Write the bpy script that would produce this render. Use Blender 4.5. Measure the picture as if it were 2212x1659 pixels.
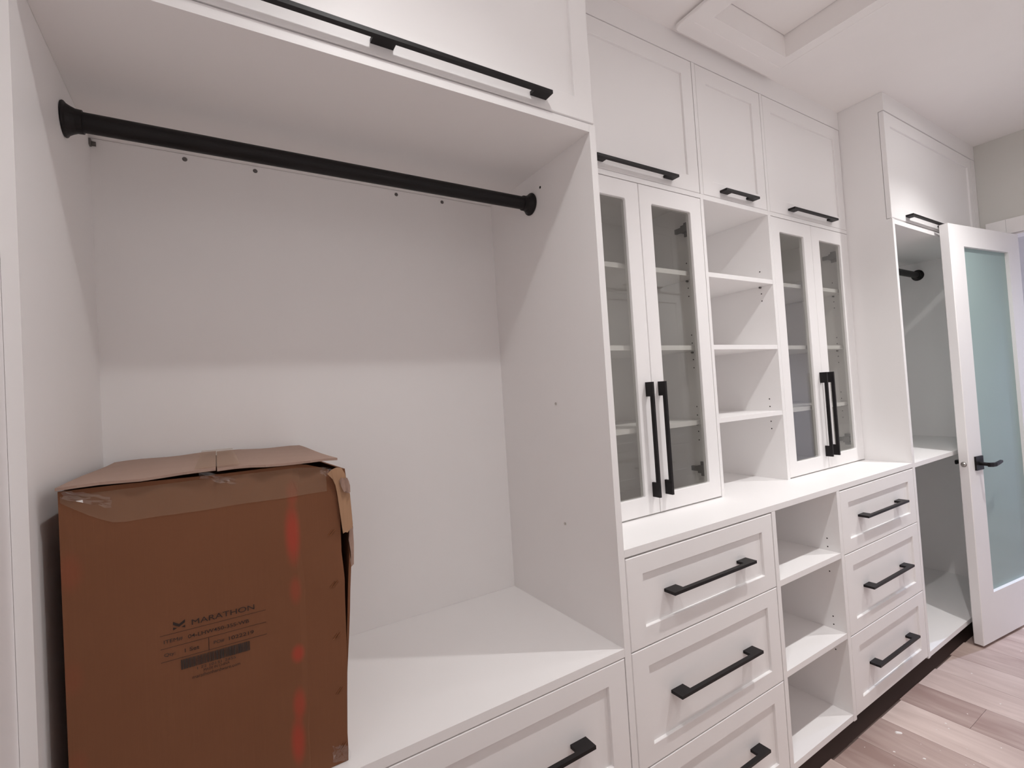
import bpy, bmesh, math, random
from mathutils import Vector, Matrix
random.seed(7)
S = bpy.context.scene
for o in list(bpy.data.objects): bpy.data.objects.remove(o, do_unlink=True)
COL = S.collection

# ------------------------------------------------------------------ camera
cam_d = bpy.data.cameras.new('camera')
cam = bpy.data.objects.new('camera', cam_d); COL.objects.link(cam)
cam_d.sensor_width = 36.0; cam_d.sensor_fit = 'HORIZONTAL'
cam_d.lens = 1046.08 * 36.0 / 2212.0
cam_d.clip_start = 0.02
FW = Vector((0.52312097, 0.85193169, 0.02359755)); RT = Vector((0.85123873, -0.5209407, -0.0633514)); UP = Vector((0.04167814, -0.05322759, 0.99771226))
m = Matrix.Identity(4)
for i in range(3):
    m[i][0], m[i][1], m[i][2] = RT[i], UP[i], -FW[i]
m[0][3], m[1][3], m[2][3] = -0.8841767, -0.93939914, 1.3761361
cam.matrix_world = m
S.camera = cam

# ------------------------------------------------------------------ world, exposure
w = bpy.data.worlds.new('world'); S.world = w; w.use_nodes = True
w.node_tree.nodes['Background'].inputs[0].default_value = (0.45, 0.52, 0.75, 1)
w.node_tree.nodes['Background'].inputs[1].default_value = 0.3
S.view_settings.view_transform = 'Standard'; S.view_settings.look = 'None'
S.view_settings.exposure = 0.40; S.view_settings.gamma = 1.0; S.view_settings.use_curve_mapping = False
S.cycles.max_bounces = 16; S.cycles.diffuse_bounces = 12; S.cycles.glossy_bounces = 6; S.cycles.transparent_max_bounces = 12
SPOT_W = 42.0; SPOT_DEG = 122.0; SPOT_BLEND = 1.0
LAMP_STRENGTH = 45.0
LAMP_COLOR = (1.0, 0.98, 0.972)
HALL_W = 160.0

# ------------------------------------------------------------------ measures (metres; y = 0 is the front of the cabinets, z = 0 the floor)
CEIL = 2.662; DEP = 0.5345; UY = 0.187; XL = -1.113; XR = 2.97
LX = 1.7827; OPP = -1.13; BACKY = -1.72
ZT = 2.5745; ZM = 2.0770

# ------------------------------------------------------------------ materials
def mat(name):
    mt = bpy.data.materials.new(name); mt.use_nodes = True
    nt = mt.node_tree; return mt, nt, nt.nodes['Principled BSDF'], nt.nodes, nt.links
def plain(name, col, rough=0.5, metal=0.0, spec=0.5, var=0.02, scale=8.0, bump=0.0, bscale=300.0):
    mt, nt, b, N, K = mat(name)
    b.inputs['Roughness'].default_value = rough; b.inputs['Metallic'].default_value = metal
    b.inputs['Specular IOR Level'].default_value = spec
    tc = N.new('ShaderNodeTexCoord'); nz = N.new('ShaderNodeTexNoise'); nz.inputs['Scale'].default_value = scale
    K.new(tc.outputs['Object'], nz.inputs['Vector'])
    mx = N.new('ShaderNodeMix'); mx.data_type = 'RGBA'
    mx.inputs[6].default_value = tuple(c*(1-var) for c in col)+(1,); mx.inputs[7].default_value = tuple(min(1, c*(1+var)) for c in col)+(1,)
    K.new(nz.outputs['Fac'], mx.inputs[0]); K.new(mx.outputs[2], b.inputs['Base Color'])
    if bump:
        n2 = N.new('ShaderNodeTexNoise'); n2.inputs['Scale'].default_value = bscale; K.new(tc.outputs['Object'], n2.inputs['Vector'])
        bp = N.new('ShaderNodeBump'); bp.inputs['Strength'].default_value = bump; bp.inputs['Distance'].default_value = 0.001
        K.new(n2.outputs['Fac'], bp.inputs['Height']); K.new(bp.outputs['Normal'], b.inputs['Normal'])
    return mt
M = {}
M['white'] = plain('white_melamine', (0.87, 0.858, 0.853), 0.45, var=0.008)
M['door'] = plain('white_lacquer', (0.875, 0.862, 0.858), 0.46, var=0.006)
M['ceil'] = plain('ceiling_paint', (0.895, 0.872, 0.862), 0.9, var=0.012, bump=0.05)
M['wallg'] = plain('grey_wall_paint', (0.66, 0.655, 0.62), 0.85, var=0.015, bump=0.05)
M['wallw'] = plain('white_wall_paint', (0.84, 0.82, 0.82), 0.8, var=0.012, bump=0.05)
M['black'] = plain('matt_black_metal', (0.0075, 0.0058, 0.0062), 0.45, spec=0.28, var=0.1)
M['steel'] = plain('brushed_steel', (0.55, 0.53, 0.5), 0.3, metal=1.0, var=0.05)
M['hinge'] = plain('nickel_hinge', (0.16, 0.15, 0.145), 0.4, metal=0.6, var=0.1)
M['hole'] = plain('dark_hole', (0.03, 0.022, 0.02), 0.9)
M['plinth'] = plain('shade_toned_plinth', (0.13, 0.095, 0.085), 0.7)  # toe-kick shade put into the base colour
M['sub'] = plain('shade_toned_subfloor', (0.14, 0.10, 0.088), 0.9)  # dark tone stands in for the shaded void under the cabinets
M['ink'] = plain('dark_ink', (0.026, 0.013, 0.008), 0.7, var=0.15, scale=200)
M['inkg'] = plain('grey_ink', (0.035, 0.022, 0.016), 0.7, var=0.15, scale=200)
M['chip'] = plain('white_plaster', (0.85, 0.82, 0.80), 0.9)
M['staple'] = plain('copper_staple', (0.30, 0.13, 0.06), 0.35, metal=0.9)
M['liner'] = plain('pinkish_torn_paper', (0.36, 0.24, 0.19), 0.95, var=0.15, scale=120)

def cardboard(name, marks):
    mt, nt, b, N, K = mat(name)
    b.inputs['Roughness'].default_value = 0.72; b.inputs['Specular IOR Level'].default_value = 0.25
    ge = N.new('ShaderNodeNewGeometry')
    nz = N.new('ShaderNodeTexNoise'); nz.inputs['Scale'].default_value = 9; nz.inputs['Detail'].default_value = 6; K.new(ge.outputs['Position'], nz.inputs['Vector'])
    mp = N.new('ShaderNodeMapping'); mp.inputs['Scale'].default_value = (260, 260, 3); K.new(ge.outputs['Position'], mp.inputs['Vector'])
    fl = N.new('ShaderNodeTexNoise'); fl.inputs['Scale'].default_value = 1.0; K.new(mp.outputs['Vector'], fl.inputs['Vector'])
    mx = N.new('ShaderNodeMix'); mx.data_type = 'RGBA'
    mx.inputs[6].default_value = (0.178, 0.072, 0.033, 1); mx.inputs[7].default_value = (0.205, 0.086, 0.042, 1); K.new(nz.outputs['Fac'], mx.inputs[0])
    m2 = N.new('ShaderNodeMix'); m2.data_type = 'RGBA'; m2.inputs[7].default_value = (0.15, 0.062, 0.030, 1)
    fm = N.new('ShaderNodeMath'); fm.operation = 'MULTIPLY'; fm.inputs[1].default_value = 0.22; K.new(fl.outputs['Fac'], fm.inputs[0])
    K.new(fm.outputs[0], m2.inputs[0]); K.new(mx.outputs[2], m2.inputs[6])
    col = m2.outputs[2]
    for (cx, cz, rx, rz, st) in marks:          # sprayed red marks, soft ellipses
        sp = N.new('ShaderNodeMapping'); sp.vector_type = 'POINT'
        sp.inputs['Location'].default_value = (-cx/rx, 0, -cz/rz); sp.inputs['Scale'].default_value = (1/rx, 0, 1/rz)
        K.new(ge.outputs['Position'], sp.inputs['Vector'])
        ln = N.new('ShaderNodeVectorMath'); ln.operation = 'LENGTH'; K.new(sp.outputs['Vector'], ln.inputs[0])
        rm = N.new('ShaderNodeMapRange'); rm.interpolation_type = 'SMOOTHSTEP'
        rm.inputs['From Min'].default_value = 1.15; rm.inputs['From Max'].default_value = 0.25
        rm.inputs['To Min'].default_value = 0; rm.inputs['To Max'].default_value = st
        K.new(ln.outputs['Value'], rm.inputs['Value'])
        q = N.new('ShaderNodeMix'); q.data_type = 'RGBA'; q.inputs[7].default_value = (0.44, 0.045, 0.03, 1)
        K.new(rm.outputs['Result'], q.inputs[0]); K.new(col, q.inputs[6]); col = q.outputs[2]
    K.new(col, b.inputs['Base Color'])
    bp = N.new('ShaderNodeBump'); bp.inputs['Strength'].default_value = 0.25; bp.inputs['Distance'].default_value = 0.0006
    K.new(fl.outputs['Fac'], bp.inputs['Height']); K.new(bp.outputs['Normal'], b.inputs['Normal'])
    return mt
M['card'] = cardboard('brown_cardboard', [])
M['cardtop'] = plain('pale_cardboard', (0.35, 0.235, 0.185), 0.8, var=0.06, scale=14)  # paler, greyer base colour for the top flaps
M['cardfront'] = cardboard('brown_cardboard_sprayed', [(-0.775, 1.150, 0.015, 0.062, 0.62), (-0.772, 1.225, 0.013, 0.028, 0.25), (-0.775, 1.050, 0.012, 0.03, 0.28),
    (-0.776, 0.937, 0.013, 0.019, 0.6), (-0.778, 0.848, 0.013, 0.034, 0.5), (-0.783, 0.785, 0.014, 0.048, 0.6),
    (-1.079, 1.155, 0.018, 0.035, 0.13), (-1.080, 1.00, 0.015, 0.03, 0.08), (-1.078, 0.87, 0.015, 0.03, 0.08)])

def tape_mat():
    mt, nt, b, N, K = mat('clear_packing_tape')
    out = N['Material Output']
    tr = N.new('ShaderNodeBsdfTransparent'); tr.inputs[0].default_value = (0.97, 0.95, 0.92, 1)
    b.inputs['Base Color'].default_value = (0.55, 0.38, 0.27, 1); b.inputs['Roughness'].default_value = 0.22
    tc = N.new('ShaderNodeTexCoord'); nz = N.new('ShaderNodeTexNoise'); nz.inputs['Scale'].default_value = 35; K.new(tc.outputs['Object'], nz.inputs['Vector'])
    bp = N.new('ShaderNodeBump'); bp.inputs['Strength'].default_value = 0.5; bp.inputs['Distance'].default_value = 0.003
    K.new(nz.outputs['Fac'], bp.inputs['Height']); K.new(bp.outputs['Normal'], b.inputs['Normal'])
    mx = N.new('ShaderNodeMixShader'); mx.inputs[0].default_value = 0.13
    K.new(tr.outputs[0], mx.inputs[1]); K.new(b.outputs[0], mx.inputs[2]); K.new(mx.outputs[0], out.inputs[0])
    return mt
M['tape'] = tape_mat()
def film_mat():
    mt, nt, b, N, K = mat('clear_film'); out = N['Material Output']
    tr = N.new('ShaderNodeBsdfTransparent'); tr.inputs[0].default_value = (0.97, 0.97, 0.97, 1)
    gl = N.new('ShaderNodeBsdfGlossy'); gl.inputs['Roughness'].default_value = 0.12
    mx = N.new('ShaderNodeMixShader'); mx.inputs[0].default_value = 0.10
    K.new(tr.outputs[0], mx.inputs[1]); K.new(gl.outputs[0], mx.inputs[2]); K.new(mx.outputs[0], out.inputs[0]); return mt
M['film'] = film_mat()
M['cardlit'] = plain('lit_cardboard', (0.40, 0.235, 0.135), 0.85, var=0.08, scale=30)  # cardboard colour lightened because the torn strip faces the light

def glass_mat(name, tint, refl):
    mt, nt, b, N, K = mat(name); out = N['Material Output']
    tr = N.new('ShaderNodeBsdfTransparent'); tr.inputs[0].default_value = tint+(1,)
    gl = N.new('ShaderNodeBsdfGlossy'); gl.inputs['Roughness'].default_value = 0.015; gl.inputs[0].default_value = (0.95, 0.97, 0.97, 1)
    lw = N.new('ShaderNodeLayerWeight'); lw.inputs['Blend'].default_value = 0.5
    pw = N.new('ShaderNodeMath'); pw.operation = 'POWER'; pw.inputs[1].default_value = 5.0; K.new(lw.outputs['Facing'], pw.inputs[0])
    fr = N.new('ShaderNodeMath'); fr.operation = 'MULTIPLY_ADD'; fr.inputs[1].default_value = 1-refl; fr.inputs[2].default_value = refl; K.new(pw.outputs[0], fr.inputs[0])
    mx = N.new('ShaderNodeMixShader'); K.new(fr.outputs[0], mx.inputs[0]); K.new(tr.outputs[0], mx.inputs[1]); K.new(gl.outputs[0], mx.inputs[2])
    K.new(mx.outputs[0], out.inputs[0]); return mt
M['glass'] = glass_mat('grey_tinted_glass', (0.86, 0.86, 0.845), 0.045)

def frost_mat():
    mt, nt, b, N, K = mat('frosted_glass'); out = N['Material Output']
    tc = N.new('ShaderNodeTexCoord'); nz = N.new('ShaderNodeTexNoise'); nz.inputs['Scale'].default_value = 5; K.new(tc.outputs['Object'], nz.inputs['Vector'])
    mx = N.new('ShaderNodeMix'); mx.data_type = 'RGBA'; mx.inputs[6].default_value = (0.52, 0.66, 0.64, 1); mx.inputs[7].default_value = (0.55, 0.68, 0.67, 1); K.new(nz.outputs['Fac'], mx.inputs[0])
    K.new(mx.outputs[2], b.inputs['Base Color']); b.inputs['Roughness'].default_value = 0.16; b.inputs['IOR'].default_value = 1.5
    tl = N.new('ShaderNodeBsdfTranslucent'); K.new(mx.outputs[2], tl.inputs[0])
    ms = N.new('ShaderNodeMixShader'); ms.inputs[0].default_value = 0.4; K.new(b.outputs[0], ms.inputs[1]); K.new(tl.outputs[0], ms.inputs[2]); K.new(ms.outputs[0], out.inputs[0])
    return mt
M['frost'] = frost_mat()

def wood_mat():
    mt, nt, b, N, K = mat('greyish_oak_plank')
    oi = N.new('ShaderNodeObjectInfo'); tc = N.new('ShaderNodeTexCoord')
    ad = N.new('ShaderNodeVectorMath'); ad.operation = 'ADD'
    cb = N.new('ShaderNodeCombineXYZ'); ml = N.new('ShaderNodeMath'); ml.operation = 'MULTIPLY'; ml.inputs[1].default_value = 37.0
    K.new(oi.outputs['Random'], ml.inputs[0]); K.new(ml.outputs[0], cb.inputs[0]); K.new(ml.outputs[0], cb.inputs[1])
    K.new(tc.outputs['Object'], ad.inputs[0]); K.new(cb.outputs[0], ad.inputs[1])
    mp = N.new('ShaderNodeMapping'); mp.inputs['Scale'].default_value = (14, 2.2, 1); K.new(ad.outputs[0], mp.inputs['Vector'])
    nz = N.new('ShaderNodeTexNoise'); nz.inputs['Scale'].default_value = 1.0; nz.inputs['Detail'].default_value = 8; nz.inputs['Distortion'].default_value = 1.4; K.new(mp.outputs['Vector'], nz.inputs['Vector'])
    mp2 = N.new('ShaderNodeMapping'); mp2.inputs['Scale'].default_value = (3.5, 1.2, 1); K.new(ad.outputs[0], mp2.inputs['Vector'])
    n2 = N.new('ShaderNodeTexNoise'); n2.inputs['Scale'].default_value = 1.0; n2.inputs['Detail'].default_value = 3; K.new(mp2.outputs['Vector'], n2.inputs['Vector'])
    sm = N.new('ShaderNodeMath'); sm.operation = 'ADD'; K.new(nz.outputs['Fac'], sm.inputs[0]); K.new(n2.outputs['Fac'], sm.inputs[1])
    hf = N.new('ShaderNodeMath'); hf.operation = 'MULTIPLY_ADD'; hf.inputs[1].default_value = 0.42
    rr = N.new('ShaderNodeMath'); rr.operation = 'MULTIPLY_ADD'; rr.inputs[1].default_value = 0.34; rr.inputs[2].default_value = -0.11; K.new(oi.outputs['Random'], rr.inputs[0])
    K.new(sm.outputs[0], hf.inputs[0]); K.new(rr.outputs[0], hf.inputs[2])
    rp = N.new('ShaderNodeValToRGB'); e = rp.color_ramp.elements
    e[0].position = 0.25; e[0].color = (0.33, 0.225, 0.195, 1); e[1].position = 0.75; e[1].color = (0.78, 0.65, 0.585, 1)
    K.new(hf.outputs[0], rp.inputs[0]); K.new(rp.outputs[0], b.inputs['Base Color'])
    b.inputs['Roughness'].default_value = 0.42
    bp = N.new('ShaderNodeBump'); bp.inputs['Strength'].default_value = 0.15; bp.inputs['Distance'].default_value = 0.001
    K.new(nz.outputs['Fac'], bp.inputs['Height']); K.new(bp.outputs['Normal'], b.inputs['Normal'])
    return mt
M['wood'] = wood_mat()

def emit(name, col, st):
    mt, nt, b, N, K = mat(name)
    b.inputs['Base Color'].default_value = (0.8, 0.8, 0.8, 1)
    b.inputs['Emission Color'].default_value = col+(1,); b.inputs['Emission Strength'].default_value = st
    return mt
M['lamp'] = emit('lamp_lens', LAMP_COLOR, LAMP_STRENGTH)
M['hall_lamp'] = emit('hall_lamp_lens', (0.62, 0.72, 1.0), LAMP_STRENGTH)

# ------------------------------------------------------------------ helpers
WL = {}                                           # where each object's origin stands in its thing's frame
def add_box(bm, x0, x1, y0, y1, z0, z1):
    vs = [bm.verts.new(p) for p in ((x0,y0,z0),(x1,y0,z0),(x1,y1,z0),(x0,y1,z0),(x0,y0,z1),(x1,y0,z1),(x1,y1,z1),(x0,y1,z1))]
    for f in ((3,2,1,0),(4,5,6,7),(0,1,5,4),(1,2,6,5),(2,3,7,6),(3,0,4,7)): bm.faces.new([vs[i] for i in f])
    return vs
def bevel(bm, wdt, seg=2):
    bmesh.ops.bevel(bm, geom=[e for e in bm.edges if len(e.link_faces) == 2 and e.calc_face_angle(0) > 0.5], offset=wdt, segments=seg, affect='EDGES', clamp_overlap=True)
def obj(name, bm, mt, parent=None, label=None, smooth=False):
    bmesh.ops.recalc_face_normals(bm, faces=bm.faces[:])
    xs = [v.co for v in bm.verts]
    lo = Vector([min(p[i] for p in xs) for i in range(3)]); hi = Vector([max(p[i] for p in xs) for i in range(3)])
    c = (lo+hi)/2
    for v in bm.verts: v.co -= c
    me = bpy.data.meshes.new(name); bm.to_mesh(me); bm.free()
    if smooth:
        for p in me.polygons: p.use_smooth = True
    me.materials.append(M[mt] if isinstance(mt, str) else mt)
    o = bpy.data.objects.new(name, me); COL.objects.link(o)
    o.location = c - (WL[parent.name] if parent else Vector((0,0,0)))
    if parent: o.parent = parent
    WL[o.name] = c
    if label: o['label'] = label
    return o
def box(name, x0, x1, y0, y1, z0, z1, mt, parent=None, bev=0.0012, label=None):
    bm = bmesh.new(); add_box(bm, x0, x1, y0, y1, z0, z1)
    if bev: bevel(bm, bev, 2)
    return obj(name, bm, mt, parent, label)
def thing(name, label, cat, loc, group=None):
    o = bpy.data.objects.new(name, None); COL.objects.link(o); o.empty_display_size = 0.05
    o.location = loc; WL[o.name] = Vector(loc); o['label'] = label; o['category'] = cat
    if group: o['group'] = group
    return o
def tag(o, label, cat, group=None):
    o['label'] = label; o['category'] = cat
    if group: o['group'] = group
    return o
def struct(o, label=None):
    o['kind'] = 'structure'
    if label: o['label'] = label
    return o
def cyl(bm, p0, p1, r0, r1=None, n=24, cap=True):
    r1 = r0 if r1 is None else r1
    p0, p1 = Vector(p0), Vector(p1); d = (p1-p0).normalized()
    a = d.orthogonal().normalized(); b = d.cross(a)
    A = [bm.verts.new(p0+r0*(math.cos(t)*a+math.sin(t)*b)) for t in [2*math.pi*i/n for i in range(n)]]
    B = [bm.verts.new(p1+r1*(math.cos(t)*a+math.sin(t)*b)) for t in [2*math.pi*i/n for i in range(n)]]
    for i in range(n): bm.faces.new([A[i], A[(i+1)%n], B[(i+1)%n], B[i]])
    if cap: bm.faces.new(A[::-1]); bm.faces.new(B)
def prism(bm, pts, fn):
    """extrude a 2-d outline between fn(p,0) and fn(p,1)"""
    A = [bm.verts.new(fn(p, 0)) for p in pts]; B = [bm.verts.new(fn(p, 1)) for p in pts]
    n = len(pts)
    for i in range(n): bm.faces.new([A[i], A[(i+1)%n], B[(i+1)%n], B[i]])
    bm.faces.new(A[::-1]); bm.faces.new(B)

def shaker(name, x0, x1, z0, z1, yf, parent, th=0.0200, st=0.0575, rail=0.049, dep=0.0078, face=-1, label=None):
    """one-piece shaker front: a flat frame round a sunk field; face -1 looks to -y, +1 to +y"""
    bm = bmesh.new()
    def ring(a, b, c, d, y): return [bm.verts.new((p, y, q)) for p, q in ((a,c),(b,c),(b,d),(a,d))]
    s = -face
    e = 0.0016
    outb = ring(x0, x1, z0, z1, yf+s*th); oute = ring(x0, x1, z0, z1, yf+s*e); out = ring(x0+e, x1-e, z0+e, z1-e, yf)
    i0 = ring(x0+st, x1-st, z0+rail, z1-rail, yf); i1 = ring(x0+st+0.0012, x1-st-0.0012, z0+rail+0.0012, z1-rail-0.0012, yf+s*0.0012)
    i2 = ring(x0+st+0.0022, x1-st-0.0022, z0+rail+0.0022, z1-rail-0.0022, yf+s*dep)
    for A, B in ((outb, oute), (oute, out), (out, i0), (i0, i1), (i1, i2)):
        for k in range(4): bm.faces.new([A[k], A[(k+1)%4], B[(k+1)%4], B[k]])
    bm.faces.new(i2); bm.faces.new(outb[::-1])
    return obj(name, bm, 'door', parent, label)

def handle(p, length, axis, parent, feet=2, foot=0.047, depth=0.030, bar=0.0125, hgt=0.0085, rec=0.0, face=-1):
    """flat black bow handle: bar and square feet cut from one strip; p = centre on the front, axis 'x' or 'z'; rec = depth of the field it stands in"""
    h = length/2; full = depth; back = rec
    # outline in (along, out): out measured from the front plane towards the room
    pts = [(-h, -back), (-h, full), (h, full), (h, -back), (h-foot, -back)]
    if feet == 3:
        pts += [(h-foot, full-bar), (foot/2, full-bar), (foot/2, -back), (-foot/2, -back), (-foot/2, full-bar), (-h+foot, full-bar)]
    else: pts += [(h-foot, full-bar), (-h+foot, full-bar)]
    pts += [(-h+foot, -back)]
    bm = bmesh.new()
    if axis == 'x': fn = lambda q, k: (p[0]+q[0], p[1]+face*q[1], p[2]+(k-0.5)*hgt)
    else: fn = lambda q, k: (p[0]+(k-0.5)*hgt, p[1]+face*q[1], p[2]+q[0])
    prism(bm, pts, fn); bevel(bm, 0.0011, 2)
    return obj('handle', bm, 'black', parent)

def glass_door(parent, x0, x1, z0, z1, ox0, ox1, oz0, oz1, yf, hx, hinge_side):
    """framed glass door with pane, vertical bow handle and two hinges"""
    bm = bmesh.new(); e = 0.0016; th = 0.020
    def ring(a, b, c, d, y): return [bm.verts.new((p, y, q)) for p, q in ((a,c),(b,c),(b,d),(a,d))]
    R = 0.006
    def rring(a, b, c, d, y):
        vs = []
        for (cx, cz, t0) in ((a+R, c+R, math.pi), (b-R, c+R, 1.5*math.pi), (b-R, d-R, 0), (a+R, d-R, 0.5*math.pi)):
            for k in range(4):
                t = t0+k*math.pi/6; vs.append(bm.verts.new((cx+R*math.cos(t), y, cz+R*math.sin(t))))
        return vs
    ob = ring(x0, x1, z0, z1, yf+th); oe = ring(x0, x1, z0, z1, yf+e); of = ring(x0+e, x1-e, z0+e, z1-e, yf)
    i_f = rring(ox0-0.001, ox1+0.001, oz0-0.001, oz1+0.001, yf); i_e = rring(ox0, ox1, oz0, oz1, yf+0.002); i_b = rring(ox0, ox1, oz0, oz1, yf+th)
    for A, B in ((ob, oe), (oe, of)):
        for k in range(4): bm.faces.new([A[k], A[(k+1)%4], B[(k+1)%4], B[k]])
    for A, B in ((i_f, i_e), (i_e, i_b)):
        for k in range(16): bm.faces.new([A[k], A[(k+1)%16], B[(k+1)%16], B[k]])
    for O, I in ((of, i_f), (ob, i_b)):
        for k in range(4):
            for j in range(3): bm.faces.new([O[k], I[4*k+j], I[4*k+j+1]])
            bm.faces.new([O[k], I[4*k+3], I[(4*k+4)%16], O[(k+1)%4]])
    d = obj('door', bm, 'door', parent)
    box('glass_pane', ox0+0.0005, ox1-0.0005, yf+0.009, yf+0.013, oz0+0.0005, oz1-0.0005, 'glass', d, 0)
    handle((hx, yf, 1.2046), 0.374, 'z', d)
    for hz in (1.965, 1.055):
        bm = bmesh.new(); s = -1 if hinge_side > 0 else 1
        X = (x1-0.002 if hinge_side > 0 else x0+0.002)
        def b(a0, a1, y0, y1, c0, c1): add_box(bm, min(X+s*a0, X+s*a1), max(X+s*a0, X+s*a1), y0, y1, c0, c1)
        b(-0.001, 0.003, yf+0.050, yf+0.078, hz-0.027, hz+0.027)
        b(0.003, 0.014, yf+0.024, yf+0.112, hz-0.008, hz+0.010)
        b(0.003, 0.019, yf+0.050, yf+0.080, hz-0.014, hz+0.014)
        b(0.006, 0.045, yf+0.0205, yf+0.026, hz-0.022, hz+0.022)
        bevel(bm, 0.001, 1); obj('hinge', bm, 'hinge', d)
    return d

def disc(name, c, axis, r, h, mt, parent, n=10):
    bm = bmesh.new(); d = Vector((0,0,0)); d[axis[0]] = axis[1]*h
    cyl(bm, c, Vector(c)+d, r, r, n); return obj(name, bm, mt, parent)

# ------------------------------------------------------------------ the setting
# floor: planks laid along y, edges set apart by fine joints
fl = box('floor', -1.14, 5.2, BACKY-0.05, DEP+0.06, -0.06, -0.0125, 'sub', None, 0); struct(fl, 'greyish brown oak plank floor')
PW = 0.187; x = 1.135 - 13*PW; k = 0
ends = {2: -0.207, 3: -0.62, 1: -0.9, 0: -0.45, 4: -0.55, 5: -0.33}
while x < 5.1:
    idx = round((x-1.135)/PW); x0 = max(x, -1.13); x1 = min(x+PW, 5.15)
    if x1-x0 > 0.02:
        yb = 0.014 + random.uniform(-0.006, 0.007) if x1 < XR+0.05 else DEP
        cut = ends.get(idx, random.uniform(-1.3, -0.3)); y0 = BACKY
        for a, b in ((y0, cut), (cut, yb)):
            if b-a > 0.02:
                bm = bmesh.new(); add_box(bm, x0+0.0006, x1-0.0006, a+0.0005, b-0.0005, -0.0122, 0.0)
                bevel(bm, 0.0012, 1); obj('plank', bm, 'wood', fl)
    x += PW
# ceiling with the hatch opening
HX0, HX1, HY0, HY1 = 0.648, 1.098, -0.385, 0.062
bm = bmesh.new()
for a in ((-1.14, HX0, BACKY-0.05, DEP+0.06), (HX1, 5.2, BACKY-0.05, DEP+0.06), (HX0, HX1, HY1, DEP+0.06), (HX0, HX1, BACKY-0.05, HY0)):
    add_box(bm, a[0], a[1], a[2], a[3], CEIL, CEIL+0.14)
struct(obj('ceiling', bm, 'ceil'), 'white painted ceiling')
struct(box('wall_back', -1.14, 5.2, DEP+0.012, DEP+0.06, -0.012, CEIL, 'wallg', None, 0), 'wall behind the fitted cabinets')
struct(box('wall_left', -1.19, -1.132, BACKY, DEP+0.012, -0.012, CEIL, 'wallw', None, 0), 'white wall beside the open wardrobe')
struct(box('wall_front', -1.19, 5.2, BACKY-0.06, BACKY, -0.012, CEIL, 'wallw', None, 0), 'white wall opposite the cabinets')
DY0, DY1, DZ = -0.860, -0.110, 2.108       # doorway
bm = bmesh.new()
add_box(bm, XR, XR+0.12, DY1, DEP+0.012, -0.012, CEIL); add_box(bm, XR, XR+0.12, BACKY, DY0, -0.012, CEIL); add_box(bm, XR, XR+0.12, DY0, DY1, DZ, CEIL)
struct(obj('wall_right', bm, 'wallg'), 'grey painted wall with the doorway')
struct(box('wall_hall', 5.1, 5.2, BACKY, DEP, -0.012, CEIL, 'wallw', None, 0), 'pale wall of the next room')
# door casing and jamb
tr = box('trim_1', XR-0.016, XR, DY1, DY1+0.082, 0.0, DZ+0.082, 'door', None, 0.003); struct(tr, 'white door casing')
struct(box('trim_2', XR-0.016, XR, DY0-0.082, DY0, 0.0, DZ+0.082, 'door', None, 0.003), 'white door casing')
struct(box('trim_3', XR-0.016, XR, DY0+0.001, DY1-0.001, DZ, DZ+0.082, 'door', None, 0.003), 'white door casing head')
bm = bmesh.new()
add_box(bm, XR+0.001, XR+0.119, DY1-0.008, DY1-0.0005, 0.001, DZ-0.001); add_box(bm, XR+0.001, XR+0.119, DY0+0.0005, DY0+0.008, 0.001, DZ-0.001); add_box(bm, XR+0.001, XR+0.119, DY0+0.008, DY1-0.008, DZ-0.009, DZ-0.001)
struct(obj('trim_4', bm, 'door'), 'white door jamb')

# ------------------------------------------------------------------ frosted glass door, standing open
ang = math.atan2(-0.12469983, 0.99219451)
dr = bpy.data.objects.new('door_1', None); COL.objects.link(dr); dr.location = (2.251, -0.0623, 0); dr.rotation_euler = (0, 0, ang)
dr['kind'] = 'structure'; dr['label'] = 'open white door with a frosted glass pane and black lever handles'; WL[dr.name] = Vector((0,0,0))
DW, DT, D0, D1 = 0.722, 0.041, 0.012, 2.0945
GX0, GX1, GZ0, GZ1 = 0.130, 0.592, 0.245, 1.985
bm = bmesh.new()
def ring(a, b, c, d, y): return [bm.verts.new((p, y, q)) for p, q in ((a,c),(b,c),(b,d),(a,d))]
e = 0.003
oF = ring(e, DW-e, D0+e, D1-e, 0); oF2 = ring(0, DW, D0, D1, e); oB2 = ring(0, DW, D0, D1, DT-e); oB = ring(e, DW-e, D0+e, D1-e, DT)
iF = ring(GX0, GX1, GZ0, GZ1, 0); iB = ring(GX0, GX1, GZ0, GZ1, DT)
for A, B in ((oF, oF2), (oF2, oB2), (oB2, oB), (oF, iF), (iF, iB), (iB, oB)):
    for q in range(4): bm.faces.new([A[q], A[(q+1)%4], B[(q+1)%4], B[q]])
obj('door_leaf', bm, 'door', dr)
box('frosted_pane', GX0+0.0005, GX1-0.0005, 0.016, 0.024, GZ0+0.0005, GZ1-0.0005, 'frost', dr, 0, 'frosted teal-grey glass pane')
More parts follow.
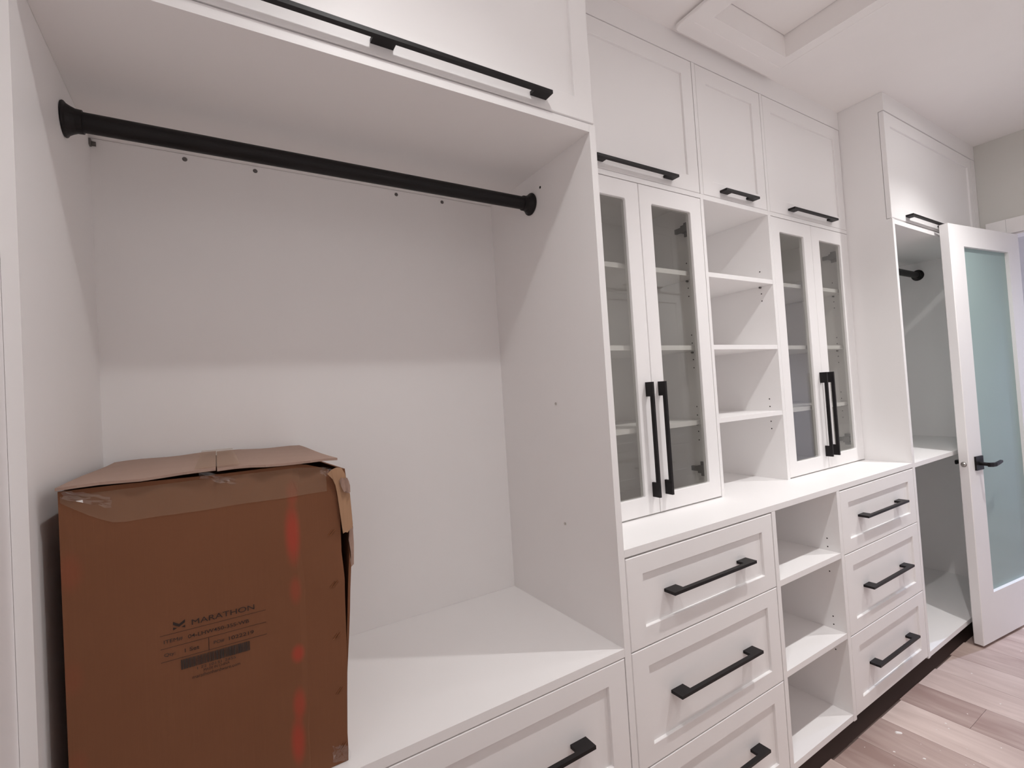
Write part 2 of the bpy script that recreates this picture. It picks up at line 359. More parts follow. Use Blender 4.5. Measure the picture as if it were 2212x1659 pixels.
for sgn, yb in ((-1, 0.0), (1, DT)):
    lv = bmesh.new()
    add_box(lv, 0.052, 0.122, min(yb, yb+sgn*0.008), max(yb, yb+sgn*0.008), 0.860, 0.928); bevel(lv, 0.0012, 2)
    n0 = yb+sgn*0.004
    cyl(lv, (0.087, n0, 0.892), (0.087, yb+sgn*0.050, 0.890), 0.0095, 0.0085, 16)
    prof = [(0.078, 0.0105, 0.044, 0.890), (0.10, 0.0105, 0.050, 0.8885), (0.125, 0.0095, 0.053, 0.888), (0.16, 0.009, 0.050, 0.891), (0.195, 0.008, 0.046, 0.8935), (0.205, 0.0055, 0.045, 0.894)]
    rings = []
    for (sx, hz, yo, zc) in prof:
        yc = yb+sgn*yo
        rings.append([lv.verts.new((sx, yc+a*0.0055, zc+b*hz)) for a, b in ((-1,-0.6),(-0.6,-1),(0.6,-1),(1,-0.6),(1,0.6),(0.6,1),(-0.6,1),(-1,0.6))])
    for A, B in zip(rings, rings[1:]):
        for q in range(8): lv.faces.new([A[q], A[(q+1)%8], B[(q+1)%8], B[q]])
    lv.faces.new(rings[0][::-1]); lv.faces.new(rings[-1])
    obj('lever_handle', lv, 'black', dr, 'matt black square-rose lever handle')
bm = bmesh.new(); cyl(bm, (0.0005, 0.0205, 0.894), (-0.0015, 0.0205, 0.894), 0.0125, 0.0125, 24); cyl(bm, (-0.0015, 0.0205, 0.894), (-0.006, 0.0205, 0.894), 0.0095, 0.006, 24)
obj('latch', bm, 'steel', dr, 'round steel latch')
for hz in (0.25, 1.05, 1.86):
    bm = bmesh.new(); cyl(bm, (DW+0.003, DT+0.006, hz-0.045), (DW+0.003, DT+0.006, hz+0.045), 0.0055, None, 12); obj('door_hinge', bm, 'black', dr)

# ------------------------------------------------------------------ ceiling hatch
ht = thing('ceiling_hatch', 'white framed access hatch set in the ceiling above the glass cabinets', 'hatch', ((HX0+HX1)/2, (HY0+HY1)/2, CEIL))
box('hatch_panel', HX0+0.002, HX1-0.002, HY0+0.002, HY1-0.002, 2.732, 2.755, 'ceil', ht, 0)
bm = bmesh.new()
def rr(a, b, c, d, r, z, n=6):
    vs = []
    for (cx, cy, t0) in ((a+r, c+r, math.pi), (b-r, c+r, 1.5*math.pi), (b-r, d-r, 0), (a+r, d-r, 0.5*math.pi)):
        for q in range(n): t = t0+q*math.pi/2/(n-1); vs.append(bm.verts.new((cx+r*math.cos(t), cy+r*math.sin(t), z)))
    return vs
X0, X1, Y0, Y1 = 0.5620, 1.1960, -0.471, 0.1650
R = [rr(X0+0.018, X1-0.018, Y0+0.018, Y1-0.018, 0.012, CEIL-0.0003), rr(X0+0.018, X1-0.018, Y0+0.018, Y1-0.018, 0.012, CEIL-0.008), rr(X0+0.001, X1-0.001, Y0+0.001, Y1-0.001, 0.02, CEIL-0.008), rr(X0, X1, Y0, Y1, 0.02, CEIL-0.010), rr(X0, X1, Y0, Y1, 0.02, CEIL-0.019), rr(X0+0.003, X1-0.003, Y0+0.003, Y1-0.003, 0.018, CEIL-0.022),
     rr(HX0-0.046, HX1+0.046, HY0-0.046, HY1+0.046, 0.002, CEIL-0.0215), rr(HX0-0.044, HX1+0.044, HY0-0.044, HY1+0.044, 0.002, CEIL-0.0195), rr(HX0+0.001, HX1-0.001, HY0+0.001, HY1-0.001, 0.001, CEIL-0.0185), rr(HX0+0.001, HX1-0.001, HY0+0.001, HY1-0.001, 0.001, CEIL+0.06)]
for A, B in zip(R, R[1:]):
    for q in range(24): bm.faces.new([A[q], A[(q+1)%24], B[(q+1)%24], B[q]])
obj('casing', bm, 'ceil', ht)

# ------------------------------------------------------------------ ceiling lights
def downlight(x, y, mt, label, watt=SPOT_W, colr=LAMP_COLOR):
    t = thing('ceiling_light', label, 'light', (x, y, CEIL), 'ceiling downlights')
    bm = bmesh.new(); n = 32
    prof = [(0.058, CEIL-0.002), (0.070, CEIL-0.006), (0.076, CEIL-0.003), (0.077, CEIL-0.0003)]
    rs = [[bm.verts.new((x+r*math.cos(2*math.pi*i/n), y+r*math.sin(2*math.pi*i/n), z)) for i in range(n)] for r, z in prof]
    for A, B in zip(rs, rs[1:]):
        for i in range(n): bm.faces.new([A[i], A[(i+1)%n], B[(i+1)%n], B[i]])
    obj('trim_ring', bm, 'door', t, smooth=True)
    bm = bmesh.new(); cyl(bm, (x, y, CEIL-0.0005), (x, y, CEIL-0.0030), 0.0575, None, n); obj('lens', bm, mt, t)
    ld = bpy.data.lights.new('lamp', 'SPOT'); ld.energy = watt; ld.color = colr; ld.spot_size = math.radians(SPOT_DEG); ld.spot_blend = SPOT_BLEND; ld.shadow_soft_size = 0.014
    lo = bpy.data.objects.new('lamp', ld); COL.objects.link(lo); lo.parent = t; lo.location = (0, 0, -0.020)
downlight(-0.50, -0.57, 'lamp', 'round recessed downlight in the ceiling before the open wardrobe', SPOT_W*0.45)
downlight(0.82, -0.57, 'lamp', 'round recessed downlight in the ceiling beside the hatch')
downlight(2.00, -0.57, 'lamp', 'round recessed downlight in the ceiling near the frosted door', SPOT_W*1.2)
downlight(4.0, -0.5, 'hall_lamp', 'round cold-white downlight in the ceiling of the next room', HALL_W, (0.62, 0.72, 1.0))

# ------------------------------------------------------------------ left wardrobe with the open bay
W = 'white'
wd = thing('wardrobe', 'open white wardrobe bay with a bench shelf carrying a cardboard box', 'wardrobe', (-0.566, 0.27, 0))
box('side_panel', -1.1315, XL, 0.0, DEP, 0.083, 2.0725, W, wd)
box('side_panel', -0.0211, -0.0002, 0.0, DEP, 0.083, 2.0725, W, wd)
box('back_panel', XL, -0.0211, DEP, DEP+0.010, 0.7125, 2.051, W, wd, 0)
box('bench_shelf', XL+0.0003, -0.0214, 0.0, DEP-0.0003, 0.692, 0.7125, W, wd)
box('top_shelf', XL+0.0003, -0.0214, 0.0, DEP-0.0003, 2.0515, 2.0725, W, wd)
box('upper_carcass', -1.1315, -0.0002, 0.0225, DEP, 2.0735, ZT, W, wd, 0)
box('base_carcass', XL+0.001, -0.022, 0.075, DEP-0.001, 0.0865, 0.6915, W, wd, 0)
d = shaker('door', -1.1300, -0.0035, ZM, ZT-0.001, 0.0, wd, rail=0.0575)
handle((-0.566, 0.0, 2.1035), 0.818, 'x', d, 3)
for z0, z1, hz in ((0.3935, 0.6885, 0.541), (0.0955, 0.3905, 0.243)):
    d = shaker('drawer', XL+0.002, -0.0235, z0, z1, 0.0, wd)
    handle((-0.567, 0.0, hz), 0.818, 'x', d, 3, rec=0.0078)
for (y, z) in ((0.2319, 1.9985),): disc('pin_hole', (-0.0211, y, z), (0, -1), 0.004, 0.0006, 'hole', wd)
for (y, z) in ((0.2236, 1.3434), (0.2168, 0.9894)): disc('screw', (-0.0211, y, z), (0, -1), 0.0042, 0.0018, 'steel', wd)
for xx in (-0.9252, -0.764, -0.3659, -0.2085):
    bm = bmesh.new(); cyl(bm, (xx, DEP, 2.038), (xx, DEP-0.004, 2.038), 0.0060, 0.0035, 10); obj('shelf_bracket', bm, 'hinge', wd)
bm = bmesh.new(); add_box(bm, XL, XL+0.004, DEP-0.014, DEP-0.001, 2.030, 2.045); add_box(bm, XL, XL+0.012, DEP-0.005, DEP-0.001, 2.032, 2.042); obj('shelf_bracket', bm, 'hinge', wd)

# ------------------------------------------------------------------ closet rods
def rod(x0, x1, y, z, label, r=0.0192, R=0.034):
    t = thing('clothes_rod', label, 'clothes rod', ((x0+x1)/2, y, z))
    bm = bmesh.new(); cyl(bm, (x0+0.004, y, z), (x1-0.004, y, z), r, None, 32); obj('tube', bm, 'black', t, smooth=False)
    for xa, s in ((x0, 1), (x1, -1)):
        bm = bmesh.new(); n = 32
        prof = [(R*0.96, 0.0), (R, 0.002), (R*0.98, 0.004), (R*0.86, 0.007), (r+0.0065, 0.013), (r+0.0035, 0.020), (r+0.003, 0.030), (r+0.0002, 0.031)]
        rs = [[bm.verts.new((xa+s*q, y+rad*math.cos(2*math.pi*i/n), z+rad*math.sin(2*math.pi*i/n))) for i in range(n)] for rad, q in prof]
        for A, B in zip(rs, rs[1:]):
            for i in range(n): bm.faces.new([A[i], A[(i+1)%n], B[(i+1)%n], B[i]])
        bm.faces.new(rs[0]); obj('flange', bm, 'black', t)
rod(XL+0.0003, -0.0214, 0.287, 1.9665, 'long black round clothes rod across the bay above the cardboard box')
rod(1.8058, 2.9497, 0.303, 1.974, 'black round clothes rod in the wardrobe behind the frosted door')

# ------------------------------------------------------------------ base units and counter
def drawer_unit(x0, x1, label):
    t = thing('drawer_unit', label, 'drawers', ((x0+x1)/2, 0.27, 0))
    box('carcass', x0, x1, 0.075, DEP, 0.0855, 0.9368, W, t, 0)
    for z0, z1, hz in ((0.6938, 0.9325, 0.8155), (0.3890, 0.6908, 0.5400), (0.0945, 0.3860, 0.2395)):
        d = shaker('drawer', x0+0.0022, x1-0.0022, z0, z1, 0.0, t)
        handle(((x0+x1)/2, 0.0, hz), 0.374, 'x', d, 2, rec=0.0078)
    return t
drawer_unit(0.0006, 0.6645, 'stack of three white shaker drawers with black handles beside the open wardrobe bay')
drawer_unit(1.1152, 1.7822, 'stack of three white shaker drawers with black handles beside the frosted door')
ou = thing('shelf_unit', 'white open shelf unit below the counter between the two drawer stacks', 'shelf unit', (0.89, 0.27, 0))
box('side_panel', 0.6655, 0.6861, 0.0, DEP, 0.083, 0.9370, W, ou)
box('side_panel', 1.0935, 1.1142, 0.0, DEP, 0.083, 0.9370, W, ou)
box('back_panel', 0.6861, 1.0935, DEP-0.008, DEP, 0.0855, 0.9370, W, ou, 0)
for zt, th in ((0.7065, 0.0195), (0.4080, 0.0195), (0.1075, 0.022)):
    box('shelf', 0.6864, 1.0932, 0.001, DEP-0.0085, zt-th, zt, W, ou)
for z in (0.7526, 0.7209, 0.6272, 0.4562, 0.4254, 0.3308): disc('pin_hole', (1.0935, 0.046, z), (0, -1), 0.0026, 0.0004, 'hole', ou)
ct = box('countertop', 0.0004, 1.7823, 0.0, DEP, 0.9379, 0.9575, W, None, 0.0012)
tag(ct, 'continuous white countertop over the drawers and open shelves', 'countertop')
struct(box('baseboard_back', -1.13, 2.94, 0.085, 0.10, -0.012, 0.0825, 'plinth', None, 0), 'recessed toe kick under the cabinets, toned dark for shade')

# ------------------------------------------------------------------ upper units on the counter
ZC = 0.9578; ZTOP = 2.0765
def holes(t, xx, y, zs, s=-1):
    for z in zs: disc('pin_hole', (xx, y, z), (0, s), 0.0026, 0.0004, 'hole', t)
HZ = (1.8383, 1.7427, 1.7112, 1.5625, 1.5317, 1.4688, 1.4375, 1.2893, 1.2573, 1.1952, 1.1628)
def shelf_pins(t, xx, y, zs, s=-1):
    for z in zs: disc('shelf_pin', (xx, y, z), (0, s), 0.004, 0.008, 'hinge', t)
def glass_cab(x0, x1, label, doors, pl=0.0155, pr=0.0155):
    t = thing('glass_cabinet', label, 'cabinet', ((x0+x1)/2, 0.36, ZC), None)
    box('side_panel', x0, x0+pl, UY, DEP, ZC, ZTOP, W, t)
    box('side_panel', x1-pr, x1, UY, DEP, ZC, ZTOP, W, t)
    xi0, xi1 = x0+pl+0.0003, x1-pr-0.0003
    box('back_panel', xi0, xi1, DEP-0.008, DEP, ZC, ZTOP, W, t, 0)
    box('top_panel', xi0, xi1, UY, DEP-0.0083, 2.0603, ZTOP, W, t)
    for zt in (1.7905, 1.5168, 1.2432): box('shelf', xi0+0.001, xi1-0.001, UY+0.031, DEP-0.0085, zt-0.0165, zt, W, t)
    holes(t, x1-pr, 0.268, HZ); shelf_pins(t, x1-pr, 0.268, (1.769, 1.4955, 1.222)); holes(t, x0+pl, 0.268, HZ, 1)
    for q in doors: glass_door(t, *q)
    return t
GB, GT = 1.0208, 1.9978
glass_cab(0.0006, 0.6897, 'white display cabinet with two framed glass doors next to the open wardrobe bay',
    [(0.0030, 0.3490, 0.9622, 2.0580, 0.0640, 0.2860, GB, GT, UY, 0.3232, -1), (0.3515, 0.6725, 0.9622, 2.0580, 0.4090, 0.6100, GB, GT, UY, 0.3832, 1)], pl=0.002)
glass_cab(1.1076, 1.7822, 'white display cabinet with two framed glass doors on the counter end near the frosted door',
    [(1.1285, 1.4412, 0.9622, 2.0580, 1.1860, 1.3765, GB, GT, UY, 1.4245, -1), (1.4440, 1.7795, 0.9622, 2.0580, 1.5090, 1.7030, GB, GT, UY, 1.4835, 1)], pl=0.0190, pr=0.002)
os_ = thing('shelf_unit', 'white open shelf unit on the counter between the two glass-door cabinets', 'shelf unit', (0.9, 0.36, ZC))
box('back_panel', 0.6901, 1.1072, DEP-0.008, DEP, ZC, ZTOP, W, os_, 0)
box('top_panel', 0.6901, 1.1072, UY, DEP-0.0083, 2.0590, ZTOP, W, os_)
for zt in (1.7865, 1.5157, 1.2437): box('shelf', 0.6902, 1.1071, UY+0.001, DEP-0.0085, zt-0.0172, zt, W, os_)
for z in (1.8330, 1.7388, 1.7084, 1.2926, 1.2607, 1.1982, 1.1675): disc('pin_hole', (1.1073, 0.239, z), (0, -1), 0.0026, 0.0006, 'hole', os_)
for z in (1.7655,): disc('shelf_pin', (1.1072, 0.241, z), (0, -1), 0.004, 0.008, 'hinge', os_)

# overhead cabinets
def overhead(x0, x1, dx0, dx1, hl, label, sides):
    t = thing('overhead_cabinet', label, 'cabinet', ((x0+x1)/2, 0.36, 2.077))
    box('carcass', x0, x1, UY+0.0225, DEP, ZTOP+0.0006, ZT, W, t, 0)
    for a, b in sides: box('side_panel', a, b, UY, UY+0.0222, ZTOP+0.0008, ZT, W, t, 0.0008)
    d = shaker('door', dx0, dx1, ZM+0.0015, ZT-0.001, UY, t, rail=0.0575)
    handle(((dx0+dx1)/2, UY, 2.1040), hl, 'x', d, 2)
overhead(0.0006, 0.6765, 0.0030, 0.6742, 0.376, 'wide white overhead cabinet above the glass doors by the open wardrobe bay', ())
overhead(0.6770, 1.1268, 0.6965, 1.1075, 0.215, 'narrow overhead cabinet with a short black handle above the open shelves', ((0.6770, 0.6940), (1.1098, 1.1268)))
overhead(1.1272, 1.7822, 1.1295, 1.7798, 0.376, 'wide white overhead cabinet above the glass doors near the frosted door', ())
# fillers up to the ceiling
struct(box('trim_5', -1.1315, -0.0002, 0.0, 0.02, ZT+0.0035, CEIL, 'door', None, 0.0008), 'white filler board above the open wardrobe bay')
struct(box('trim_6', 0.0002, LX-0.0005, UY, UY+0.02, ZT+0.0015, CEIL, 'door', None, 0.0008), 'white filler board above the overhead cabinets')
struct(box('trim_7', 1.8060, XR-0.001, 0.0, 0.02, ZT+0.0035, CEIL, 'door', None, 0.0008), 'white filler board above the wardrobe by the door')

# ------------------------------------------------------------------ right wardrobe
wr = thing('wardrobe', 'tall white wardrobe with open shelves standing behind the frosted glass door', 'wardrobe', (2.37, 0.27, 0))
bm = bmesh.new()      # one tall panel up to the ceiling, notched for the overlay door
prism(bm, [(0.0, 0.083), (DEP, 0.083), (DEP, CEIL-0.0006), (0.0, CEIL-0.0006), (0.0, ZT+0.0035), (0.0225, ZT+0.0035), (0.0225, 2.0755), (0.0, 2.0755)], lambda q, k: ((LX, 1.8055)[k], q[0], q[1]))
bevel(bm, 0.001, 1); obj('side_panel', bm, W, wr)
box('side_panel', 2.950, 2.968, 0.0, DEP, 0.083, 2.0725, W, wr)
box('back_panel', 1.8055, 2.950, DEP, DEP+0.010, 0.083, 2.0725, W, wr, 0)
box('top_shelf', 1.8058, 2.9497, 0.0, DEP-0.0003, 2.0515, 2.0725, W, wr)
box('shelf', 1.8058, 2.9497, 0.0, DEP-0.0003, 0.9346, 0.9546, W, wr)
box('bottom_shelf', 1.8058, 2.9497, 0.0, DEP-0.0003, 0.0855, 0.1075, W, wr)
box('upper_carcass', 1.8058, 2.968, 0.0235, DEP, 2.0735, ZT, W, wr, 0)
d = shaker('door', LX+0.0005, 2.905, ZM+0.002, ZT-0.001, 0.0005, wr, rail=0.0575)
handle((2.343, 0.0005, 2.1050), 0.818, 'x', d, 3)
box('filler_strip', 2.9075, 2.968, 0.0, 0.02, ZM, ZT, 'door', wr, 0.0008)

# ------------------------------------------------------------------ cardboard box
cb = thing('cardboard_box', 'battered brown cardboard box with red spray marks standing on the wardrobe bench', 'box', (-0.89, 0.28, 0.7125))
BX0, BX1, BY0, BY1, BZ0 = -1.0885, -0.6990, 0.030, 0.512, 0.7132
def sheet(name, grid, th, nrm, mt, parent, label=None):
    """thick curved sheet from a grid of points, offset along nrm by th"""
    bm = bmesh.new(); n = Vector(nrm)*th
    A = [[bm.verts.new(p) for p in row] for row in grid]; B = [[bm.verts.new(Vector(p)+n) for p in row] for row in grid]
    r, c = len(grid), len(grid[0])
    for i in range(r-1):
        for j in range(c-1):
            bm.faces.new([A[i][j], A[i][j+1], A[i+1][j+1], A[i+1][j]]); bm.faces.new([B[i][j], B[i+1][j], B[i+1][j+1], B[i][j+1]])
    for j in range(c-1):
        bm.faces.new([A[0][j+1], A[0][j], B[0][j], B[0][j+1]]); bm.faces.new([A[-1][j], A[-1][j+1], B[-1][j+1], B[-1][j]])
    for i in range(r-1):
        bm.faces.new([A[i][0], A[i+1][0], B[i+1][0], B[i][0]]); bm.faces.new([A[i+1][-1], A[i][-1], B[i][-1], B[i+1][-1]])
    return obj(name, bm, mt, parent, label)
# front: right edge torn along its height
redge = [(0.7132, -0.6995), (0.735, -0.6985), (0.80, -0.6985), (0.858, -0.6940), (0.90, -0.6925), (0.96, -0.6905), (1.016, -0.6895), (1.049, -0.6885), (1.077, -0.6900), (1.10, -0.6915), (1.127, -0.6910), (1.168, -0.6905), (1.20, -0.6935), (1.226, -0.6960), (1.245, -0.7040), (1.262, -0.7060)]
def yfront(x, z):
    t = (x-BX0)/(BX1-BX0)
    y = BY0 + 0.0015*math.sin(math.pi*max(0, min(1, t)))*math.sin(6*z)
    if x > -0.765: y += 0.0020                                   # past the folded crease the face steps back a little
    y += 0.0006*math.sin(40*z)*max(0, t-0.8)*5
    return y
cols = [0, 0.03, 0.1, 0.2, 0.3, 0.4, 0.5, 0.6, 0.7, 0.8, 0.825, 0.832, 0.86, 0.9, 0.94, 0.97, 1.0]
grid = []
for z, xr in redge:
    row = []
    for t in cols:
        xx = BX0 + t*(xr-BX0); zz = z
        if z > 1.255: zz = 1.2760 + 0.0008*math.sin(23*xx) - 0.0025*t - 0.016*max(0, t-0.88)/0.12
        row.append((xx, yfront(xx, zz), zz))
    grid.append(row)
fp = sheet('front_panel', grid, 0.0045, (0, 1, 0), 'cardfront', cb, 'cardboard front with red spray marks and printed shipping text')
box('back_panel', BX0+0.001, BX1-0.001, BY1-0.0045, BY1, BZ0, 1.272, 'card', cb, 0)
box('side_panel', BX0, BX0+0.0045, BY0+0.006, BY1-0.005, BZ0, 1.274, 'card', cb, 0)
box('bottom_panel', BX0+0.005, BX1-0.006, BY0+0.006, BY1-0.005, BZ0, BZ0+0.0045, 'card', cb, 0)
# right side bulges out and has come away from the front
grid = []
for i in range(15):
    z = BZ0 + (1.255-BZ0)*i/14; row = []
    for j in range(6):
        y = 0.040 + (BY1-0.006-0.040)*j/5
        bul = 0.0
        for (za, xa), (zb_, xb) in zip([(0.70,-0.699),(0.862,-0.6915),(0.9677,-0.6815),(1.043,-0.6765),(1.138,-0.6665),(1.26,-0.676)], [(0.862,-0.6915),(0.9677,-0.6815),(1.043,-0.6765),(1.138,-0.6665),(1.26,-0.676),(1.4,-0.68)]):
            if za <= z <= zb_: bul = xa + (xb-xa)*(z-za)/(zb_-za)
        f = 1-j/5
        row.append(((bul)*f + (BX1)*(1-f), y + 0.003*math.sin(9*z+1)*f, z))
    grid.append(row)
sheet('side_panel', grid, 0.0045, (-1, 0, 0), 'card', cb)
# top flaps, split along the middle, front edges lifted
def flap(xa, za, xb, zb_, name):
    grid = []
    for i in range(9):
        t = i/8; row = []
        for j in range(7):
            y = 0.022 + (BY1+0.004-0.022)*j/6
            xx = xa+(xb-xa)*t; z = za+(zb_-za)*t
            z = z - 0.003*(j/6) + 0.0012*math.sin(9*t+j)
            if j == 0: y += 0.003*math.sin(17*t+xa*9); 
            row.append((xx, y, z))
        grid.append(row)
    return sheet(name, grid, 0.0042, (0, 0, -1), 'cardtop', cb)
flap(-1.0900, 1.2825, -0.8882, 1.2850, 'top_flap')
flap(-0.8864, 1.2845, -0.6915, 1.2785, 'top_flap')
# short flap edge and torn strip at the right corner
def poly(name, pts, th, mt, lab=None):
    """irregular torn piece: fan of an outline given in (x, y, z), thickened along y"""
    bm = bmesh.new(); A = [bm.verts.new(p) for p in pts]; B = [bm.verts.new((p[0], p[1]+th, p[2])) for p in pts]; n = len(pts)
    bm.faces.new(A); bm.faces.new(B[::-1])
    for i in range(n): bm.faces.new([A[i], B[i], B[(i+1)%n], A[(i+1)%n]])
    bmesh.ops.triangulate(bm, faces=bm.faces[:])
    return obj(name, bm, mt, cb, lab)
poly('torn_strip', [(-0.7110,0.0235,1.2513),(-0.7040,0.0225,1.2575),(-0.6945,0.0215,1.2610),(-0.6850,0.0225,1.2590),(-0.6795,0.0235,1.2479),(-0.6745,0.0240,1.2300),(-0.6715,0.0250,1.2050),(-0.6690,0.0270,1.1486),(-0.6703,0.0275,1.1423),(-0.6750,0.0272,1.1400),(-0.6790,0.0270,1.1350),(-0.6840,0.0265,1.1365),(-0.6878,0.0265,1.1348),(-0.6915,0.0250,1.1750),(-0.6950,0.0240,1.2120),(-0.6972,0.0235,1.2274),(-0.7020,0.0238,1.2400)], 0.003, 'cardlit', 'torn strip of cardboard, coloured as if lit')
poly('torn_scrap', [(-0.6905,0.0200,1.2360),(-0.6870,0.0165,1.2420),(-0.6820,0.0185,1.2390),(-0.6770,0.0160,1.2400),(-0.6740,0.0180,1.2330),(-0.6725,0.0165,1.2250),(-0.6720,0.0190,1.2120),(-0.6760,0.0175,1.2100),(-0.6800,0.0195,1.2150),(-0.6840,0.0170,1.2140),(-0.6880,0.0195,1.2250)], 0.003, 'liner')
poly('torn_liner', [(-0.6735,0.0370,1.138),(-0.6670,0.0370,1.1415),(-0.6668,0.0370,1.110),(-0.6690,0.0370,1.070),(-0.6740,0.0370,1.066),(-0.6755,0.0370,1.080),(-0.6735,0.0370,1.095),(-0.6760,0.0370,1.118)], 0.002, 'liner')
# packing tape along the top edge, with wrinkles, and over the middle seam
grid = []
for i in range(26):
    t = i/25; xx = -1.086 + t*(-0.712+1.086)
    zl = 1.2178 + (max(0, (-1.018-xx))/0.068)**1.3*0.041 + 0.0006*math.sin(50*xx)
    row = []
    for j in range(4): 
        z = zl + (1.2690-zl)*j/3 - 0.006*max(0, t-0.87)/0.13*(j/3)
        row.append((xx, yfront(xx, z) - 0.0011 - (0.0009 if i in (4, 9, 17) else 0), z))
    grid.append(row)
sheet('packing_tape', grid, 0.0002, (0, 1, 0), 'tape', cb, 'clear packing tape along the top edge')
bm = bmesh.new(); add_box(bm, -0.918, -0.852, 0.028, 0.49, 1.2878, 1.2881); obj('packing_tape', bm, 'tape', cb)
# crumpled clear film at the corners
def film(cx, cz, wx, hz, seed):
    rnd = random.Random(seed); bm = bmesh.new(); G = []
    for i in range(7):
        G.append([bm.verts.new((cx+wx*(j/7-0.5)+rnd.uniform(-.002,.002), 0.0255+rnd.uniform(-.004,.002), cz+hz*(i/6-0.5)+rnd.uniform(-.002,.002)-wx*0.4*(j/7-0.5))) for j in range(8)])
    for i in range(6):
        for j in range(7): bm.faces.new([G[i][j], G[i][j+1], G[i+1][j+1], G[i+1][j]])
    obj('film_scrap', bm, 'film', cb, 'crumpled clear film')
film(-1.055, 1.262, 0.055, 0.016, 1); film(-0.712, 1.255, 0.022, 0.016, 2); film(-0.712, 0.735, 0.030, 0.030, 3); film(-0.886, 1.268, 0.05, 0.012, 4)
# staples: pairs of slanted wire
for z in (1.1395, 1.0435, 0.9468, 0.8457, 0.7440):
    for dx in (-0.0026, 0.0026):
        bm = bmesh.new(); cx = -0.7080+dx
        p0 = Vector((cx-0.0045, yfront(cx, z)-0.0009, z-0.0048)); p1 = Vector((cx+0.0045, yfront(cx, z)-0.0009, z+0.0048))
        cyl(bm, p0, p1, 0.00085, None, 6); obj('staple', bm, 'staple', cb)
# printed text
YP = 0.0283
def text(body, x0, x1, z0, h, mt='ink', bold=0.0):
    cu = bpy.data.curves.new('print', 'FONT'); cu.body = body; cu.size = 1.0; cu.offset = bold
    o = bpy.data.objects.new('print', cu); COL.objects.link(o)
    bpy.context.view_layer.update()
    dg = bpy.context.evaluated_depsgraph_get(); me = bpy.data.meshes.new_from_object(o.evaluated_get(dg))
    bpy.data.objects.remove(o, do_unlink=True); bpy.data.curves.remove(cu)
    xs = [v.co.x for v in me.vertices]; ys = [v.co.y for v in me.vertices]; ax, bx, ay, by = min(xs), max(xs), min(ys), max(ys)
    bm = bmesh.new(); bm.from_mesh(me); bpy.data.meshes.remove(me)
    for v in bm.verts:
        X = x0+(v.co.x-ax)/(bx-ax)*(x1-x0); Z = z0+(v.co.y-ay)/(by-ay)*h; v.co = (X, yfront(X, Z)-0.0010, Z)
    p = obj('printed_text', bm, mt, fp); return p
def rules(rects, mt='ink', name='printed_rule'):
    bm = bmesh.new()
    for a, b, c, d in rects:
        ya, yb = yfront(a, c)-0.0008, yfront(b, c)-0.0008
        bm.faces.new([bm.verts.new(q) for q in ((a, ya, c), (b, yb, c), (b, yb, d), (a, ya, d))])
    return obj(name, bm, mt, fp)
text('MARATHON', -0.9320, -0.8413, 1.0348, 0.0086)
rules([(-0.9745, -0.8243, 1.0285, 1.0291), (-0.9745, -0.8243, 1.0077, 1.0083), (-0.9748, -0.8243, 0.9870, 0.9877), (-0.9103, -0.9095, 0.9877, 1.0077)])
bm = bmesh.new()
for pts in ([(-0.9568,1.0468),(-0.9570,1.0420),(-0.9490,1.0372),(-0.9410,1.0420),(-0.9408,1.0468),(-0.9490,1.0415)], [(-0.9570,1.0380),(-0.9570,1.0338),(-0.9520,1.0358)], [(-0.9410,1.0380),(-0.9410,1.0338),(-0.9460,1.0358)]):
    bm.faces.new([bm.verts.new((a, yfront(a, b)-0.0009, b)) for a, b in pts])
bmesh.ops.triangulate(bm, faces=bm.faces[:])
obj('printed_emblem', bm, 'ink', fp)
text('ITEM#', -0.9700, -0.9450, 1.0152, 0.0060, 'inkg'); text('04-LHW450-35S-WB', -0.9378, -0.8505, 1.0148, 0.0060, bold=0.005)
text('Qty:', -0.9702, -0.9555, 0.9938, 0.0066, 'inkg'); text('1 Set', -0.9430, -0.9232, 0.9942, 0.0060, bold=0.005)
text('PO#', -0.9028, -0.8878, 0.9942, 0.0056, 'inkg'); text('1022219', -0.8812, -0.8442, 0.9942, 0.0060, bold=0.005)
rnd = random.Random(11); xb = -0.9488; bars = []
while xb < -0.8516:
    wdt = rnd.choice((0.0006, 0.0009, 0.0014, 0.0022)); bars.append((xb, min(xb+wdt, -0.8510), 0.9682, 0.9838)); xb += wdt + rnd.choice((0.0003, 0.0005, 0.0008))
rules(bars, 'inkg', 'printed_barcode')
text('1 22 10151 2455', -0.9275, -0.8725, 0.9618, 0.0040, 'inkg')
text('MADE IN CHINA', -0.9185, -0.8818, 0.9560, 0.0040); text('marathonhardware.com', -0.9342, -0.8665, 0.9488, 0.0050)

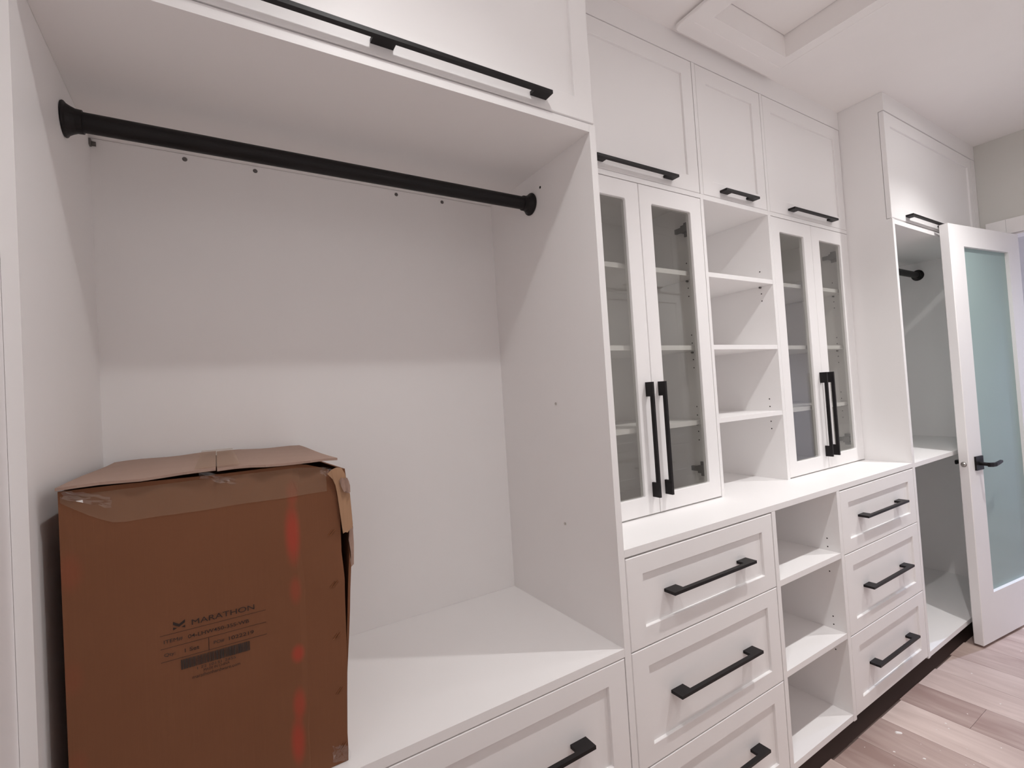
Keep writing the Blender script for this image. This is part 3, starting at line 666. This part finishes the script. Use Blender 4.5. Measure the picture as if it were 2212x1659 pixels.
# ------------------------------------------------------------------ plaster crumbs on the floor
spots = [(1.2789,-.0638,.030),(1.779,-.2275,.012),(1.9714,-.2255,.008),(1.9565,-.0934,.010),(1.6072,-.1737,.008),(1.4767,-.1447,.011),(1.4499,-.1622,.010),(1.4092,-.1377,.008),(1.2745,-.1343,.007),(1.2895,-.1855,.006),
         (1.1578,-.0946,.012),(1.2007,-.1679,.015),(1.0853,-.1212,.008),(1.3715,-.2363,.007),(1.4701,-.3028,.010),(1.2993,-.2742,.006),(1.2754,-.2596,.006),(1.33,-.2829,.007),(2.3496,-.1661,.009),(1.1008,-.0245,.005)]
for i, (cx, cy, sz) in enumerate(spots):
    rnd = random.Random(100+i); bm = bmesh.new(); n = 9; A = []; T = []
    el = 0.42 if i == 0 else rnd.uniform(0.45, 0.8); a0 = 0.95 if i == 0 else rnd.uniform(0, 3)
    for q in range(n):
        t = 2*math.pi*q/n; r = sz*rnd.uniform(0.6, 1.05)*(0.60 if i == 0 else 0.40)
        px, py = r*math.cos(t), r*el*math.sin(t)
        X, Y = cx+px*math.cos(-a0)-py*math.sin(-a0), cy+px*math.sin(-a0)+py*math.cos(-a0)
        A.append(bm.verts.new((X, Y, 0.0))); T.append(bm.verts.new((cx+(X-cx)*0.7, cy+(Y-cy)*0.7, sz*0.10*rnd.uniform(0.7, 1.2))))
    for q in range(n): bm.faces.new([A[q], A[(q+1)%n], T[(q+1)%n], T[q]])
    bm.faces.new(T); bm.faces.new(A[::-1])
    o = obj('plaster_chip', bm, 'chip')
    tag(o, 'long white plaster chip on the floor planks before the open low shelves' if i == 0 else 'small white plaster crumb on the wooden floor', 'debris', None if i == 0 else 'plaster crumbs on the floor')

# ------------------------------------------------------------------ cabinets across the aisle (seen in the glass reflections)
def opposite(x0, x1, label, glassy):
    t = thing('wardrobe_unit', label, 'wardrobe', ((x0+x1)/2, -1.42, 0))
    box('carcass', x0, x1, BACKY+0.002, OPP-0.0225, 0.085, 2.575, W, t, 0)
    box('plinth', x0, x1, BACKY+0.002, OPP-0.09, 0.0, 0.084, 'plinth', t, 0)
    for z0, z1 in ((0.0945, 0.386), (0.389, 0.6908), (0.6938, 0.9345)):
        d = shaker('drawer', x0+0.002, x1-0.002, z0, z1, OPP, t, face=1); handle(((x0+x1)/2, OPP, (z0+z1)/2), 0.374, 'x', d, 2, rec=0.0078, face=1)
    xm = (x0+x1)/2
    for a, b, h in ((x0+0.002, xm-0.0015, xm-0.03), (xm+0.0015, x1-0.002, xm+0.03)):
        d = shaker('door', a, b, 0.9375, 2.060, OPP, t, rail=0.0575, face=1); handle((h, OPP, 1.2), 0.374, 'z', d, face=1)
    d = shaker('door', x0+0.002, x1-0.002, ZM, ZT, OPP, t, rail=0.0575, face=1); handle((xm, OPP, 2.104), 0.374, 'x', d, face=1)
for i, (a, b) in enumerate(((-1.13, -0.30), (-0.298, 0.532), (0.534, 1.364), (1.366, 2.2))):
    opposite(a, b, ('white shaker wardrobe unit across the aisle from the open bay', 'white shaker wardrobe unit across the aisle from the left drawer stack', 'white shaker wardrobe unit across the aisle from the low open shelves', 'white shaker wardrobe unit across the aisle from the right glass cabinet')[i], 0)
struct(box('trim_8', -1.131, 2.2, OPP-0.02, OPP, 2.578, CEIL, 'door', None, 0), 'white filler board above the opposite wardrobes')
